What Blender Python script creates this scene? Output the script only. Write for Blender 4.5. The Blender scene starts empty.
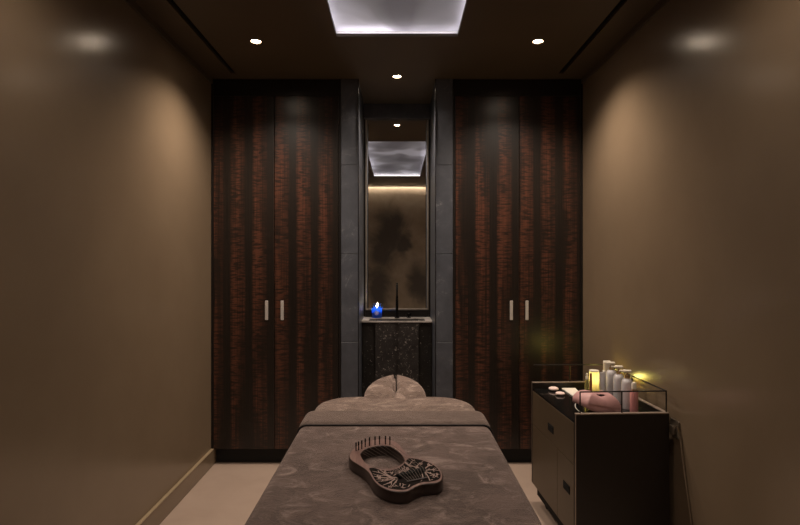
import bpy, bmesh, math, random
from mathutils import Vector, Matrix
random.seed(7)
PI = math.pi
sc = bpy.context.scene
COL = sc.collection
F = 558.0                      # focal length in pixels, 800 px wide frame
CAMZ = 1.42
CX, CY = 397.0, 262.0

# ------------------------------------------------------------------ materials
def new_mat(name):
    m = bpy.data.materials.new(name); m.use_nodes = True
    nt = m.node_tree; b = nt.nodes['Principled BSDF']
    return m, nt, b

def N(nt, t, **k):
    n = nt.nodes.new(t)
    for a, v in k.items():
        if a in n.bl_rna.properties.keys(): setattr(n, a, v)
        else: n.inputs[a].default_value = v
    return n

def ramp(nt, src, stops):
    r = nt.nodes.new('ShaderNodeValToRGB'); e = r.color_ramp.elements
    e[0].position, e[0].color = stops[0][0], (*stops[0][1], 1)
    e[1].position, e[1].color = stops[-1][0], (*stops[-1][1], 1)
    for p, c in stops[1:-1]:
        q = e.new(p); q.color = (*c, 1)
    nt.links.new(src, r.inputs[0]); return r

def coords(nt, scale=(1, 1, 1), loc=(0, 0, 0), rot=(0, 0, 0)):
    tc = nt.nodes.new('ShaderNodeTexCoord'); mp = nt.nodes.new('ShaderNodeMapping')
    mp.inputs['Scale'].default_value = scale; mp.inputs['Location'].default_value = loc
    mp.inputs['Rotation'].default_value = rot
    nt.links.new(tc.outputs['Object'], mp.inputs[0]); return mp.outputs[0]

def noise(nt, vec, scale, detail=4, rough=.55, dist=0):
    n = N(nt, 'ShaderNodeTexNoise'); n.inputs['Scale'].default_value = scale
    n.inputs['Detail'].default_value = detail; n.inputs['Roughness'].default_value = rough
    n.inputs['Distortion'].default_value = dist
    nt.links.new(vec, n.inputs['Vector']); return n

def bump(nt, b, src, strength, dist):
    bp = nt.nodes.new('ShaderNodeBump'); bp.inputs['Strength'].default_value = strength
    bp.inputs['Distance'].default_value = dist
    nt.links.new(src, bp.inputs['Height']); nt.links.new(bp.outputs[0], b.inputs['Normal']); return bp

def plain(name, col, rough=.5, metal=0, var=.06, scale=20, coat=0, spec=.5, bmp=0, **k):
    """solid colour with a faint procedural variation"""
    m, nt, b = new_mat(name)
    v = coords(nt); n = noise(nt, v, scale)
    lo = tuple(c * (1 - var) for c in col); hi = tuple(min(1, c * (1 + var)) for c in col)
    r = ramp(nt, n.outputs[0], [(.3, lo), (.7, hi)])
    nt.links.new(r.outputs[0], b.inputs['Base Color'])
    b.inputs['Roughness'].default_value = rough; b.inputs['Metallic'].default_value = metal
    b.inputs['Coat Weight'].default_value = coat; b.inputs['Specular IOR Level'].default_value = spec
    if bmp: bump(nt, b, n.outputs[0], bmp, .001)
    for a, q in k.items(): b.inputs[a.replace('_', ' ')].default_value = q
    return m

M = {}
# painted plaster walls, brown with a soft sheen
def wall_mat():
    m, nt, b = new_mat('bronze_plaster')
    v = coords(nt, (1, 1, 1)); n = noise(nt, v, 1.6, 5, .6)
    r = ramp(nt, n.outputs[0], [(.3, (.158, .114, .074)), (.7, (.182, .133, .087))])
    nt.links.new(r.outputs[0], b.inputs['Base Color'])
    b.inputs['Roughness'].default_value = .235; b.inputs['Specular IOR Level'].default_value = .5
    n2 = noise(nt, v, 60, 3); bump(nt, b, n2.outputs[0], .03, .001)
    return m
M['wall'] = wall_mat()
M['ceiling'] = plain('ceiling_paint', (.088, .065, .040), .5, scale=3)
M['base'] = plain('baseboard_lit_edge', (.30, .225, .14), .35, scale=3)  # wall brown made paler, so the lit top edge is in the colour
M['slot'] = plain('black_slot', (.004, .004, .004), .8)
M['white_trim'] = plain('white_trim', (.75, .74, .72), .5)

def floor_mat():
    m, nt, b = new_mat('beige_stone_floor')
    v = coords(nt); n = noise(nt, v, 3, 6, .6); 
    r = ramp(nt, n.outputs[0], [(.3, (.335, .250, .198)), (.7, (.40, .303, .245))])
    nt.links.new(r.outputs[0], b.inputs['Base Color'])
    b.inputs['Roughness'].default_value = .45
    n2 = noise(nt, v, 90, 3); bump(nt, b, n2.outputs[0], .05, .001)
    return m
M['floor'] = floor_mat()

def mural_mat():
    """bronze gilt wall with one large smoky dark cloud (seen in the mirror)"""
    m, nt, b = new_mat('smoky_gilt_panel')
    tc = nt.nodes.new('ShaderNodeTexCoord')
    n = noise(nt, tc.outputs['Object'], 2.2, 6, .6, .8)
    add = N(nt, 'ShaderNodeVectorMath', operation='MULTIPLY_ADD')
    nt.links.new(n.outputs['Color'], add.inputs[0]); add.inputs[1].default_value = (.5, 0, .5)
    nt.links.new(tc.outputs['Object'], add.inputs[2])
    def blob(c, s, edge=.55):
        sub = N(nt, 'ShaderNodeVectorMath', operation='SUBTRACT'); nt.links.new(add.outputs[0], sub.inputs[0])
        sub.inputs[1].default_value = (c[0] + .25, 0, c[1] + .25)
        mu = N(nt, 'ShaderNodeVectorMath', operation='MULTIPLY'); nt.links.new(sub.outputs[0], mu.inputs[0])
        mu.inputs[1].default_value = (1 / s[0], 0, 1 / s[1])
        ln = N(nt, 'ShaderNodeVectorMath', operation='LENGTH'); nt.links.new(mu.outputs[0], ln.inputs[0])
        mr = N(nt, 'ShaderNodeMapRange', interpolation_type='SMOOTHSTEP')
        mr.inputs['From Min'].default_value = 1 - edge; mr.inputs['From Max'].default_value = 1 + edge
        mr.inputs['To Min'].default_value = 1; mr.inputs['To Max'].default_value = 0
        nt.links.new(ln.outputs['Value'], mr.inputs['Value']); return mr.outputs[0]
    f = None
    for c, s in [((-.14, 1.85), (.26, .42)), ((-.02, 2.1), (.2, .2)), ((-.25, 1.55), (.2, .3)), ((.12, 1.7), (.15, .2)),
                 ((-.30, .95), (.2, .4)), ((.38, 1.05), (.2, .35)), ((-.9, 1.4), (.22, .5)), ((.95, 1.7), (.25, .4))]:
        o = blob(c, s)
        if f is None: f = o
        else:
            mx = N(nt, 'ShaderNodeMath', operation='MAXIMUM'); nt.links.new(f, mx.inputs[0]); nt.links.new(o, mx.inputs[1]); f = mx.outputs[0]
    n2 = noise(nt, tc.outputs['Object'], 3.5, 6, .6, .3)
    gold = ramp(nt, n2.outputs[0], [(.3, (.38, .30, .21)), (.7, (.58, .47, .35))])
    mix = N(nt, 'ShaderNodeMixRGB'); nt.links.new(f, mix.inputs[0]); nt.links.new(gold.outputs[0], mix.inputs[1])
    mix.inputs[2].default_value = (.13, .11, .09, 1)
    nt.links.new(mix.outputs[0], b.inputs['Base Color']); b.inputs['Roughness'].default_value = .5
    return m
M['mural'] = mural_mat()

def wood_mat(name, seed):
    """high gloss figured veneer: vertical strips, dark between, ripple across the red ones"""
    m, nt, b = new_mat(name)
    L = nt.links
    tc = nt.nodes.new('ShaderNodeTexCoord'); sp = nt.nodes.new('ShaderNodeSeparateXYZ'); L.new(tc.outputs['Object'], sp.inputs[0])
    v1 = coords(nt, (26, 1, .8), (seed, 0, seed)); nw = noise(nt, v1, 1, 3)
    # x position wobbling slightly with the grain
    w = N(nt, 'ShaderNodeMath', operation='MULTIPLY_ADD'); L.new(nw.outputs[0], w.inputs[0]); w.inputs[1].default_value = .016; L.new(sp.outputs[0], w.inputs[2])
    d = N(nt, 'ShaderNodeMath', operation='DIVIDE'); L.new(w.outputs[0], d.inputs[0]); d.inputs[1].default_value = .153
    fr = N(nt, 'ShaderNodeMath', operation='FRACT'); L.new(d.outputs[0], fr.inputs[0])
    band = ramp(nt, fr.outputs[0], [(0, (.0, .0, .0)), (.08, (.5, .5, .5)), (.2, (1, 1, 1)), (.42, (.7, .7, .7)), (.5, (.3, .3, .3)),
                                    (.66, (.38, .38, .38)), (.72, (.03, .03, .03)), (1, (0, 0, 0))])
    # fine straight grain
    v2 = coords(nt, (230, 1, 1.3), (seed * 2, 0, 0)); g = noise(nt, v2, 1, 4, .7)
    gr = ramp(nt, g.outputs[0], [(.36, (.10, .10, .10)), (.64, (1.3, 1.3, 1.3))])
    # ripple figure
    v3 = coords(nt, (14, 1, 95), (seed, 0, 0), (0, .006, 0)); rp = noise(nt, v3, 1.0, 2, .6, .5)
    rr = ramp(nt, rp.outputs[0], [(.42, (.12, .12, .12)), (.58, (1.9, 1.9, 1.9))])
    v4 = coords(nt, (11, 1, 1.1), (seed * 3, 0, seed)); big = noise(nt, v4, 1, 3)
    bg = ramp(nt, big.outputs[0], [(.38, (.12, .12, .12)), (.60, (1.35, 1.35, 1.35))])
    def mul(a, c):
        q = N(nt, 'ShaderNodeMixRGB', blend_type='MULTIPLY'); q.inputs[0].default_value = 1; L.new(a, q.inputs[1]); L.new(c, q.inputs[2]); return q.outputs[0]
    k = mul(mul(mul(band.outputs[0], gr.outputs[0]), rr.outputs[0]), bg.outputs[0])
    mix = N(nt, 'ShaderNodeMixRGB'); L.new(k, mix.inputs[0]); 
    base = ramp(nt, g.outputs[0], [(.3, (.006, .0045, .004)), (.7, (.017, .012, .009))])
    L.new(base.outputs[0], mix.inputs[1]); mix.inputs[2].default_value = (.084, .031, .018, 1)
    L.new(mix.outputs[0], b.inputs['Base Color'])
    b.inputs['Roughness'].default_value = .30; b.inputs['Specular IOR Level'].default_value = .45
    return m
M['veneer_l'] = wood_mat('figured_dark_veneer', 1.3)
M['veneer_r'] = wood_mat('figured_dark_veneer_second', 7.9)
M['ebony'] = plain('ebony_lacquer', (.010, .008, .007), .35, scale=8, spec=.35)
M['plinth'] = plain('black_plinth', (.004, .004, .004), .7)
M['brushed'] = plain('brushed_nickel', (.62, .58, .55), .45, .5, scale=120)

def slate_mat():
    m, nt, b = new_mat('slate_tile')
    v = coords(nt); n = noise(nt, v, 7, 8, .65, .4)
    r = ramp(nt, n.outputs[0], [(.25, (.040, .043, .053)), (.55, (.064, .069, .084)), (.8, (.098, .103, .120))])
    vd = coords(nt, (1, 1, 1.0), rot=(0, .6, .3)); w = noise(nt, vd, 2.6, 7, .62, 1.4)
    line = ramp(nt, w.outputs[0], [(.490, (0, 0, 0)), (.5, (1, 1, 1)), (.510, (0, 0, 0))])
    gate = ramp(nt, n.outputs[0], [(.50, (0, 0, 0)), (.62, (.5, .5, .5))])
    mm = N(nt, 'ShaderNodeMixRGB', blend_type='MULTIPLY'); mm.inputs[0].default_value = 1
    nt.links.new(line.outputs[0], mm.inputs[1]); nt.links.new(gate.outputs[0], mm.inputs[2])
    mix = N(nt, 'ShaderNodeMixRGB'); nt.links.new(mm.outputs[0], mix.inputs[0]); nt.links.new(r.outputs[0], mix.inputs[1])
    mix.inputs[2].default_value = (.26, .26, .27, 1)
    nt.links.new(mix.outputs[0], b.inputs['Base Color']); b.inputs['Roughness'].default_value = .42
    n3 = noise(nt, v, 50, 4); bump(nt, b, n3.outputs[0], .12, .002)
    return m
M['slate'] = slate_mat()
M['grout'] = plain('dark_grout', (.015, .015, .016), .8)

def granite_mat(name, base, fleck, gate):
    m, nt, b = new_mat(name)
    v = coords(nt); n = noise(nt, v, 12, 6, .7)
    r = ramp(nt, n.outputs[0], [(.3, tuple(c * .6 for c in base)), (.7, tuple(c * 1.5 for c in base))])
    n2 = noise(nt, v, 48, 4, .85, .8); fl = ramp(nt, n2.outputs[0], [(gate, (0, 0, 0)), (gate + .04, (1, 1, 1))])
    mix = N(nt, 'ShaderNodeMixRGB'); nt.links.new(fl.outputs[0], mix.inputs[0]); nt.links.new(r.outputs[0], mix.inputs[1])
    mix.inputs[2].default_value = (*fleck, 1)
    nt.links.new(mix.outputs[0], b.inputs['Base Color']); b.inputs['Roughness'].default_value = .3
    return m
M['granite'] = granite_mat('speckled_black_granite', (.028, .025, .024), (.36, .33, .30), .60)
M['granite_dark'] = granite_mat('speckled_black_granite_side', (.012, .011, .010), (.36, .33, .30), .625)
M['granite_top'] = granite_mat('granite_top_painted_sheen', (.42, .385, .365), (.6, .57, .53), .66)  # far paler than the block: grazing reflection on the top put into the colour
M['mirror'] = plain('mirror_silver', (.80, .80, .80), .015, 1, var=0)
M['mirror_frame'] = plain('thin_bronze_frame', (.42, .37, .32), .35, .6)
M['black_metal'] = plain('black_gloss_metal', (.016, .015, .015), .24, .6, spec=.6)
M['rail_metal'] = plain('dark_bronze_rail', (.035, .031, .028), .42, .7)

def velvet_mat(name, c0, c1, c2, s=1.0, seed=0):
    m, nt, b = new_mat(name)
    v = coords(nt, (1.0 * s, 1.0 * s, 1.5 * s), (seed, seed, 0)); v2 = coords(nt, (1, 1.35, 1.3), (seed, 0, 0), (0, 0, .4))
    n = noise(nt, v, 7, 8, .7, .8); n2 = noise(nt, v2, 9, 10, .80, 1.2)
    r = ramp(nt, n.outputs[0], [(.40, c0), (.58, c1)])
    r2 = ramp(nt, n2.outputs[0], [(.50, (0, 0, 0)), (.56, (.30, .30, .30)), (.66, (1, 1, 1))])
    mix = N(nt, 'ShaderNodeMixRGB'); nt.links.new(r2.outputs[0], mix.inputs[0]); nt.links.new(r.outputs[0], mix.inputs[1])
    mix.inputs[2].default_value = (*c2, 1)
    nt.links.new(mix.outputs[0], b.inputs['Base Color'])
    b.inputs['Roughness'].default_value = .85; b.inputs['Specular IOR Level'].default_value = .15
    b.inputs['Sheen Weight'].default_value = .35; b.inputs['Sheen Roughness'].default_value = .45
    b.inputs['Sheen Tint'].default_value = (.9, .75, .68, 1)
    n3 = noise(nt, v, 140, 4, .7)
    ad = N(nt, 'ShaderNodeMath', operation='MULTIPLY_ADD'); nt.links.new(n2.outputs[0], ad.inputs[0]); ad.inputs[1].default_value = 2.5; nt.links.new(n3.outputs[0], ad.inputs[2])
    bump(nt, b, ad.outputs[0], .6, .006)
    return m
M['velvet'] = velvet_mat('crushed_taupe_velvet', (.066, .046, .041), (.112, .078, .070), (.27, .205, .185))
M['velvet_fold'] = velvet_mat('taupe_velvet_fold', (.088, .064, .055), (.118, .086, .074), (.175, .132, .114), 1, 3)
M['velvet_light'] = velvet_mat('mottled_taupe_cover', (.10, .070, .058), (.165, .118, .098), (.42, .33, .28), 1.6, 5)
M['edge_line'] = plain('hem_shadow_brown', (.012, .008, .007), .8)  # near-black brown for the shadow line under the blanket fold
M['base_dark'] = plain('dark_table_base', (.02, .015, .012), .5)
M['lacquer'] = plain('bronze_lacquer', (.085, .060, .036), .42, 0, scale=4, spec=.25)
M['dark_panel'] = plain('espresso_panel', (.012, .008, .006), .4, scale=6)
M['edge_metal'] = plain('champagne_edge', (.34, .27, .22), .4, .5)
M['black_glass'] = plain('black_glass', (.006, .006, .006), .1, spec=.5)
M['black'] = plain('matte_black', (.005, .005, .005), .8, spec=.2)

def lyre_mat():
    m, nt, b = new_mat('rosewood')
    v = coords(nt, (60, 6, 6)); n = noise(nt, v, 1, 5, .6, .6)
    r = ramp(nt, n.outputs[0], [(.3, (.125, .055, .042)), (.7, (.25, .145, .12))])
    nt.links.new(r.outputs[0], b.inputs['Base Color']); b.inputs['Roughness'].default_value = .32
    b.inputs['Coat Weight'].default_value = .3
    return m
M['rosewood'] = lyre_mat()
M['rosewood_dark'] = plain('rosewood_edge', (.018, .008, .006), .35, coat=.3)
M['carve'] = plain('carving_wood', (.30, .20, .17), .5)
M['recess'] = plain('carving_recess', (.008, .005, .004), .9, spec=.1)
M['steel'] = plain('string_steel', (.16, .13, .11), .4, .8)
M['white_plastic'] = plain('white_lotion_bottle', (.62, .60, .62), .35)
M['cream'] = plain('cream_plastic', (.78, .72, .60), .4)
M['gold'] = plain('pale_gold', (.60, .45, .25), .3, .9)
M['pink'] = plain('rose_plastic', (.66, .29, .28), .45)
M['pink_soft'] = plain('rose_silicone', (.52, .285, .28), .5, bmp=.1)
M['pebble'] = plain('blush_cotton', (.78, .60, .55), .8)
M['paper'] = plain('white_cloth', (.68, .64, .58), .85)
M['copper'] = plain('copper_tube', (.30, .10, .05), .35, .5)
M['amber'] = plain('olive_glass', (.45, .42, .16), .15, Transmission_Weight=.6)
M['wax_y'] = plain('yellow_wax', (.98, .86, .30), .5, Subsurface_Weight=1.0, Subsurface_Radius=(1, .75, .15), Subsurface_Scale=.05)
M['plug'] = plain('grey_plastic', (.10, .078, .055), .5)
M['cable'] = plain('brown_cable', (.16, .115, .075), .45)

def emit(name, col, strength):
    m, nt, b = new_mat(name)
    b.inputs['Base Color'].default_value = (*col, 1)
    b.inputs['Emission Color'].default_value = (*col, 1); b.inputs['Emission Strength'].default_value = strength
    return m
M['lamp'] = emit('lamp_lens', (1, .80, .60), 110)
M['led'] = emit('led_strip_cool', (1.0, .93, .98), 6)
M['led_warm'] = emit('led_strip_warm', (1, .84, .68), 42)
M['flame'] = emit('flame', (1, .80, .45), 14)

def sky_panel():
    """backlit cloudy stone panel in the ceiling recess"""
    m, nt, b = new_mat('cloudy_backlit_panel')
    v = coords(nt, (1.3, 1.0, 1), (2.2, 0.55, 0)); n = noise(nt, v, 2.0, 1.5, .4, .3)
    r = ramp(nt, n.outputs[0], [(.36, (.20, .19, .21)), (.5, (.33, .32, .35)), (.62, (.62, .61, .68))])
    nt.links.new(r.outputs[0], b.inputs['Base Color']); nt.links.new(r.outputs[0], b.inputs['Emission Color'])
    b.inputs['Emission Strength'].default_value = .27; b.inputs['Roughness'].default_value = .6
    return m
M['cloud'] = sky_panel()

def glass_mat(name, col, rough=.03, alpha_mix=.0):
    m, nt, b = new_mat(name)
    b.inputs['Base Color'].default_value = (*col, 1); b.inputs['Transmission Weight'].default_value = 1
    b.inputs['Roughness'].default_value = rough; b.inputs['IOR'].default_value = 1.3
    return m
def bglass():
    m, nt, b = new_mat('cobalt_glass')
    L = nt.links
    tr = nt.nodes.new('ShaderNodeBsdfTranslucent'); tr.inputs[0].default_value = (.14, .42, 1, 1)
    b.inputs['Base Color'].default_value = (.03, .17, .9, 1); b.inputs['Roughness'].default_value = .15
    mx = nt.nodes.new('ShaderNodeMixShader'); mx.inputs[0].default_value = .5
    L.new(b.outputs[0], mx.inputs[1]); L.new(tr.outputs[0], mx.inputs[2])
    L.new(mx.outputs[0], nt.nodes['Material Output'].inputs[0]); return m
M['blue_glass'] = bglass()
M['clear_glass'] = glass_mat('clear_rim_glass', (.85, .93, 1))
M['blue_wax'] = plain('blue_lit_wax', (.45, .68, .95), .5)
M['emblem'] = plain('pale_emblem', (.92, .86, .95), .4)
def yglass():
    m, nt, b = new_mat('yellow_frosted_glass')
    L = nt.links
    tr = nt.nodes.new('ShaderNodeBsdfTranslucent'); tr.inputs[0].default_value = (1, .95, .72, 1)
    df = nt.nodes.new('ShaderNodeBsdfDiffuse'); df.inputs[0].default_value = (.8, .72, .36, 1)
    mx = nt.nodes.new('ShaderNodeMixShader'); mx.inputs[0].default_value = .7
    L.new(df.outputs[0], mx.inputs[1]); L.new(tr.outputs[0], mx.inputs[2])
    L.new(mx.outputs[0], nt.nodes['Material Output'].inputs[0]); return m
M['yglass'] = yglass()
def ytint():
    m, nt, b = new_mat('yellow_tinted_glass')
    tp = nt.nodes.new('ShaderNodeBsdfTransparent'); tp.inputs[0].default_value = (1, .88, .25, 1)
    b.inputs['Base Color'].default_value = (.8, .65, .05, 1); b.inputs['Roughness'].default_value = .1
    mx = nt.nodes.new('ShaderNodeMixShader'); mx.inputs[0].default_value = .25
    nt.links.new(tp.outputs[0], mx.inputs[1]); nt.links.new(b.outputs[0], mx.inputs[2])
    nt.links.new(mx.outputs[0], nt.nodes['Material Output'].inputs[0]); return m
M['ytint'] = ytint()

# ------------------------------------------------------------------ helpers
def box(bm, x0, x1, y0, y1, z0, z1, bev=0, seg=2):
    r = bmesh.ops.create_cube(bm, size=1); vs = r['verts']
    for v in vs:
        v.co = Vector(((x0 + x1) / 2 + v.co.x * (x1 - x0), (y0 + y1) / 2 + v.co.y * (y1 - y0), (z0 + z1) / 2 + v.co.z * (z1 - z0)))
    if bev:
        es = list({e for v in vs for e in v.link_edges})
        bmesh.ops.bevel(bm, geom=es, offset=bev, segments=seg, profile=.5, affect='EDGES')

def cyl(bm, x, y, z0, z1, r0, r1=None, seg=24):
    lathe(bm, x, y, [(0, z0), (r0, z0), (r0 if r1 is None else r1, z1), (0, z1)], seg)

def lathe(bm, x, y, prof, seg=28, sx=1, sy=1):
    rings = []
    for r, z in prof:
        if r < 1e-6: rings.append([bm.verts.new((x, y, z))])
        else: rings.append([bm.verts.new((x + r * sx * math.cos(2 * PI * i / seg), y + r * sy * math.sin(2 * PI * i / seg), z)) for i in range(seg)])
    for a, b in zip(rings, rings[1:]):
        for i in range(seg):
            j = (i + 1) % seg
            if len(a) == 1 and len(b) == 1: continue
            if len(a) == 1: bm.faces.new((a[0], b[i], b[j]))
            elif len(b) == 1: bm.faces.new((a[i], a[j], b[0]))
            else: bm.faces.new((a[i], a[j], b[j], b[i]))

def tube(bm, pts, r, seg=8, caps=True, flat=1.0):
    pts = [Vector(p) for p in pts]; rings = []
    prev = None
    for i, p in enumerate(pts):
        d = (pts[min(i + 1, len(pts) - 1)] - pts[max(i - 1, 0)]).normalized()
        if prev is None:
            up = Vector((0, 0, 1)) if abs(d.z) < .9 else Vector((1, 0, 0))
            n = d.cross(up).normalized()
        else:
            n = (prev - d * prev.dot(d)).normalized()
        prev = n; b2 = d.cross(n).normalized()
        rr = r[i] if isinstance(r, (list, tuple)) else r
        rings.append([bm.verts.new(p + n * math.cos(2 * PI * k / seg) * rr + b2 * math.sin(2 * PI * k / seg) * rr * flat) for k in range(seg)])
    for a, b in zip(rings, rings[1:]):
        for k in range(seg):
            j = (k + 1) % seg; bm.faces.new((a[k], a[j], b[j], b[k]))
    if caps:
        bm.faces.new(rings[0][::-1]); bm.faces.new(rings[-1])

def rrect(x0, x1, y0, y1, r, n=8):
    pts = []
    for cx, cy, a0 in ((x1 - r, y1 - r, 0), (x0 + r, y1 - r, 90), (x0 + r, y0 + r, 180), (x1 - r, y0 + r, 270)):
        for i in range(n + 1):
            a = math.radians(a0 + 90 * i / n); pts.append((cx + r * math.cos(a), cy + r * math.sin(a)))
    return pts

def loft(bm, rings, cap0=True, cap1=True):
    R = [[bm.verts.new(p) for p in r] for r in rings]
    n = len(R[0])
    for a, b in zip(R, R[1:]):
        for k in range(n):
            j = (k + 1) % n; bm.faces.new((a[k], a[j], b[j], b[k]))
    if cap0: bm.faces.new(R[0][::-1])
    if cap1: bm.faces.new(R[-1])

def rounded_slab(bm, x0, x1, y0, y1, z0, z1, rc, re, bottom=True, n=8, ne=6, wave=None):
    """box with plan corner radius rc and top (and bottom) edge radius re"""
    rings = []
    if bottom:
        for i in range(ne):
            a = PI / 2 * (1 - i / ne); ins = re * (1 - math.cos(a)); z = z0 + re * (1 - math.sin(a))
            rings.append([(x, y, z) for x, y in rrect(x0 + ins, x1 - ins, y0 + ins, y1 - ins, max(rc - ins, .001), n)])
    else:
        rings.append([(x, y, z0) for x, y in rrect(x0, x1, y0, y1, rc, n)])
    for i in range(ne + 1):
        a = PI / 2 * i / ne; ins = re * (1 - math.cos(a)); z = z1 - re + re * math.sin(a)
        rings.append([(x, y, z) for x, y in rrect(x0 + ins, x1 - ins, y0 + ins, y1 - ins, max(rc - ins, .001), n)])
    loft(bm, rings)

def obj(name, bm, mat, parent=None, smooth=False, rot=None):
    bmesh.ops.recalc_face_normals(bm, faces=bm.faces)
    me = bpy.data.meshes.new(name); bm.to_mesh(me); bm.free()
    me.materials.append(mat)
    if smooth:
        me.polygons.foreach_set('use_smooth', [True] * len(me.polygons))
        me.set_sharp_from_angle(angle=math.radians(38))
    o = bpy.data.objects.new(name, me); COL.objects.link(o)
    if parent: o.parent = parent
    return o

def B(): return bmesh.new()

def thing(name, label, cat, loc=(0, 0, 0), rz=0, group=None):
    o = bpy.data.objects.new(name, None); COL.objects.link(o); o.empty_display_size = .05
    o.location = loc; o.rotation_euler = (0, 0, rz); o['label'] = label; o['category'] = cat
    if group: o['group'] = group
    return o

def tag(o, label, cat, group=None):
    o['label'] = label; o['category'] = cat
    if group: o['group'] = group
    return o

def struct(name, bm, mat, label=None, cat=None, smooth=False):
    o = obj(name, bm, mat, None, smooth); o['kind'] = 'structure'
    if label: o['label'] = label
    if cat: o['category'] = cat
    return o

def dup(root, loc, label, rz=None):
    r = root.copy(); COL.objects.link(r); r.location = loc; r['label'] = label
    if rz is not None: r.rotation_euler = (0, 0, rz)
    for ch in list(root.children):
        c = ch.copy(); COL.objects.link(c); c.parent = r
        for g in ch.children:
            d = g.copy(); COL.objects.link(d); d.parent = c
    return r

# ------------------------------------------------------------------ room shell
W = 1.30; H = 2.70; YB = -.46; YF = 4.56; YC = 3.90
b = B(); box(b, -W, W, YB, YF, -.05, 0); struct('floor', b, M['floor'], 'pale beige stone floor around the treatment table', 'floor')
b = B(); box(b, -W - .1, -W, YB - .1, YF + .1, -.05, H + .25); struct('wall_left', b, M['wall'], 'brown satin side wall on the left', 'wall')
b = B(); box(b, W, W + .1, YB - .1, YF + .1, -.05, H + .25); struct('wall_right', b, M['wall'], 'brown satin side wall behind the trolley', 'wall')
b = B(); box(b, -W, W, YF, YF + .1, -.05, H + .25); struct('wall_front', b, M['slate'], 'dark wall at the end of the room behind wardrobes and mirror', 'wall')
b = B(); box(b, -W, W, YB - .1, YB, -.05, H + .25); struct('wall_back', b, M['mural'], 'bronze wall with smoky dark clouds, seen in the mirror', 'wall')

SX, SY0, SY1 = .343, .70, 3.17          # ceiling light recess
VX0, VX1, VY0, VY1 = 1.095, 1.128, -.1, 3.79   # linear slots
LAMPS = [(-.82, 3.245), (.82, 3.245), (0, 3.86), (-.82, 1.70), (.82, 1.70)]
def slab_with_holes(bm, x0, x1, y0, y1, z0, z1, holes):
    xs = sorted({x0, x1} | {h[0] for h in holes} | {h[1] for h in holes}); ys = sorted({y0, y1} | {h[2] for h in holes} | {h[3] for h in holes})
    def hole(i, j):
        if not (0 <= i < len(xs) - 1 and 0 <= j < len(ys) - 1): return True
        cx, cy = (xs[i] + xs[i + 1]) / 2, (ys[j] + ys[j + 1]) / 2
        return any(h[0] < cx < h[1] and h[2] < cy < h[3] for h in holes)
    vc = {}
    def V(x, y, z):
        k = (round(x, 5), round(y, 5), z)
        if k not in vc: vc[k] = bm.verts.new((x, y, z))
        return vc[k]
    for i in range(len(xs) - 1):
        for j in range(len(ys) - 1):
            if hole(i, j): continue
            a, c, d, e = xs[i], xs[i + 1], ys[j], ys[j + 1]
            bm.faces.new([V(a, d, z0), V(a, e, z0), V(c, e, z0), V(c, d, z0)]); bm.faces.new([V(a, d, z1), V(c, d, z1), V(c, e, z1), V(a, e, z1)])
            if hole(i - 1, j): bm.faces.new([V(a, d, z0), V(a, d, z1), V(a, e, z1), V(a, e, z0)])
            if hole(i + 1, j): bm.faces.new([V(c, d, z0), V(c, e, z0), V(c, e, z1), V(c, d, z1)])
            if hole(i, j - 1): bm.faces.new([V(a, d, z0), V(c, d, z0), V(c, d, z1), V(a, d, z1)])
            if hole(i, j + 1): bm.faces.new([V(a, e, z0), V(a, e, z1), V(c, e, z1), V(c, e, z0)])
q = .034
holes = [(-SX, SX, SY0, SY1), (VX0, VX1, VY0, VY1), (-VX1, -VX0, VY0, VY1), (-1.28, 1.28, YB + .0001, YB + .06)] + [(x - q, x + q, y - q, y + q) for x, y in LAMPS]
b = B(); slab_with_holes(b, -W, W, YB, YF, H, H + .018, holes); struct('ceiling', b, M['ceiling'], 'dark brown ceiling with a long lit recess', 'ceiling')
# cove housing above the recess
b = B()
E = .07
box(b, -SX - E - .02, SX + E + .02, SY0 - E - .02, SY1 + E + .02, H + .16, H + .18)
for a in (-1, 1):
    box(b, min(a * (SX + E), a * (SX + E + .02)), max(a * (SX + E), a * (SX + E + .02)), SY0 - E - .02, SY1 + E + .02, H + .018, H + .16)
box(b, -SX - E, SX + E, SY0 - E - .02, SY0 - E, H + .018, H + .16); box(b, -SX - E, SX + E, SY1 + E, SY1 + E + .02, H + .018, H + .16)
struct('trim_1', b, M['white_trim'], 'white lined recess around the lit ceiling panel', 'trim')
# dark cornice strips at the top of the side walls
for a, n in ((-1, 'trim_2'), (1, 'trim_3')):
    b = B(); box(b, min(a * W, a * (W - .012)), max(a * W, a * (W - .012)), YB, YC + .02, H - .035, H)
    struct(n, b, M['ceiling'], 'thin dark strip along the top of the %s wall' % ('left' if a < 0 else 'right'), 'trim')
# baseboards
for a, n in ((-1, 'baseboard_left'), (1, 'baseboard_right')):
    b = B(); box(b, min(a * W, a * (W - .018)), max(a * W, a * (W - .018)), YB, YC + .06, 0, .108, .003)
    struct(n, b, M['base'] if 0 else M['wall'], 'brown baseboard along the %s wall' % ('left' if a < 0 else 'right'), 'baseboard')
    # light caught on the baseboard's top ledge, put into a paler strip
    b = B(); box(b, min(a * W, a * (W - .020)), max(a * W, a * (W - .020)), YB, YC, .108, .116, .002)
    struct('lit_edge_left' if a < 0 else 'lit_edge_right', b, M['base'], 'pale strip painted as the lit top edge of the %s baseboard' % ('left' if a < 0 else 'right'), 'trim')

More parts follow.
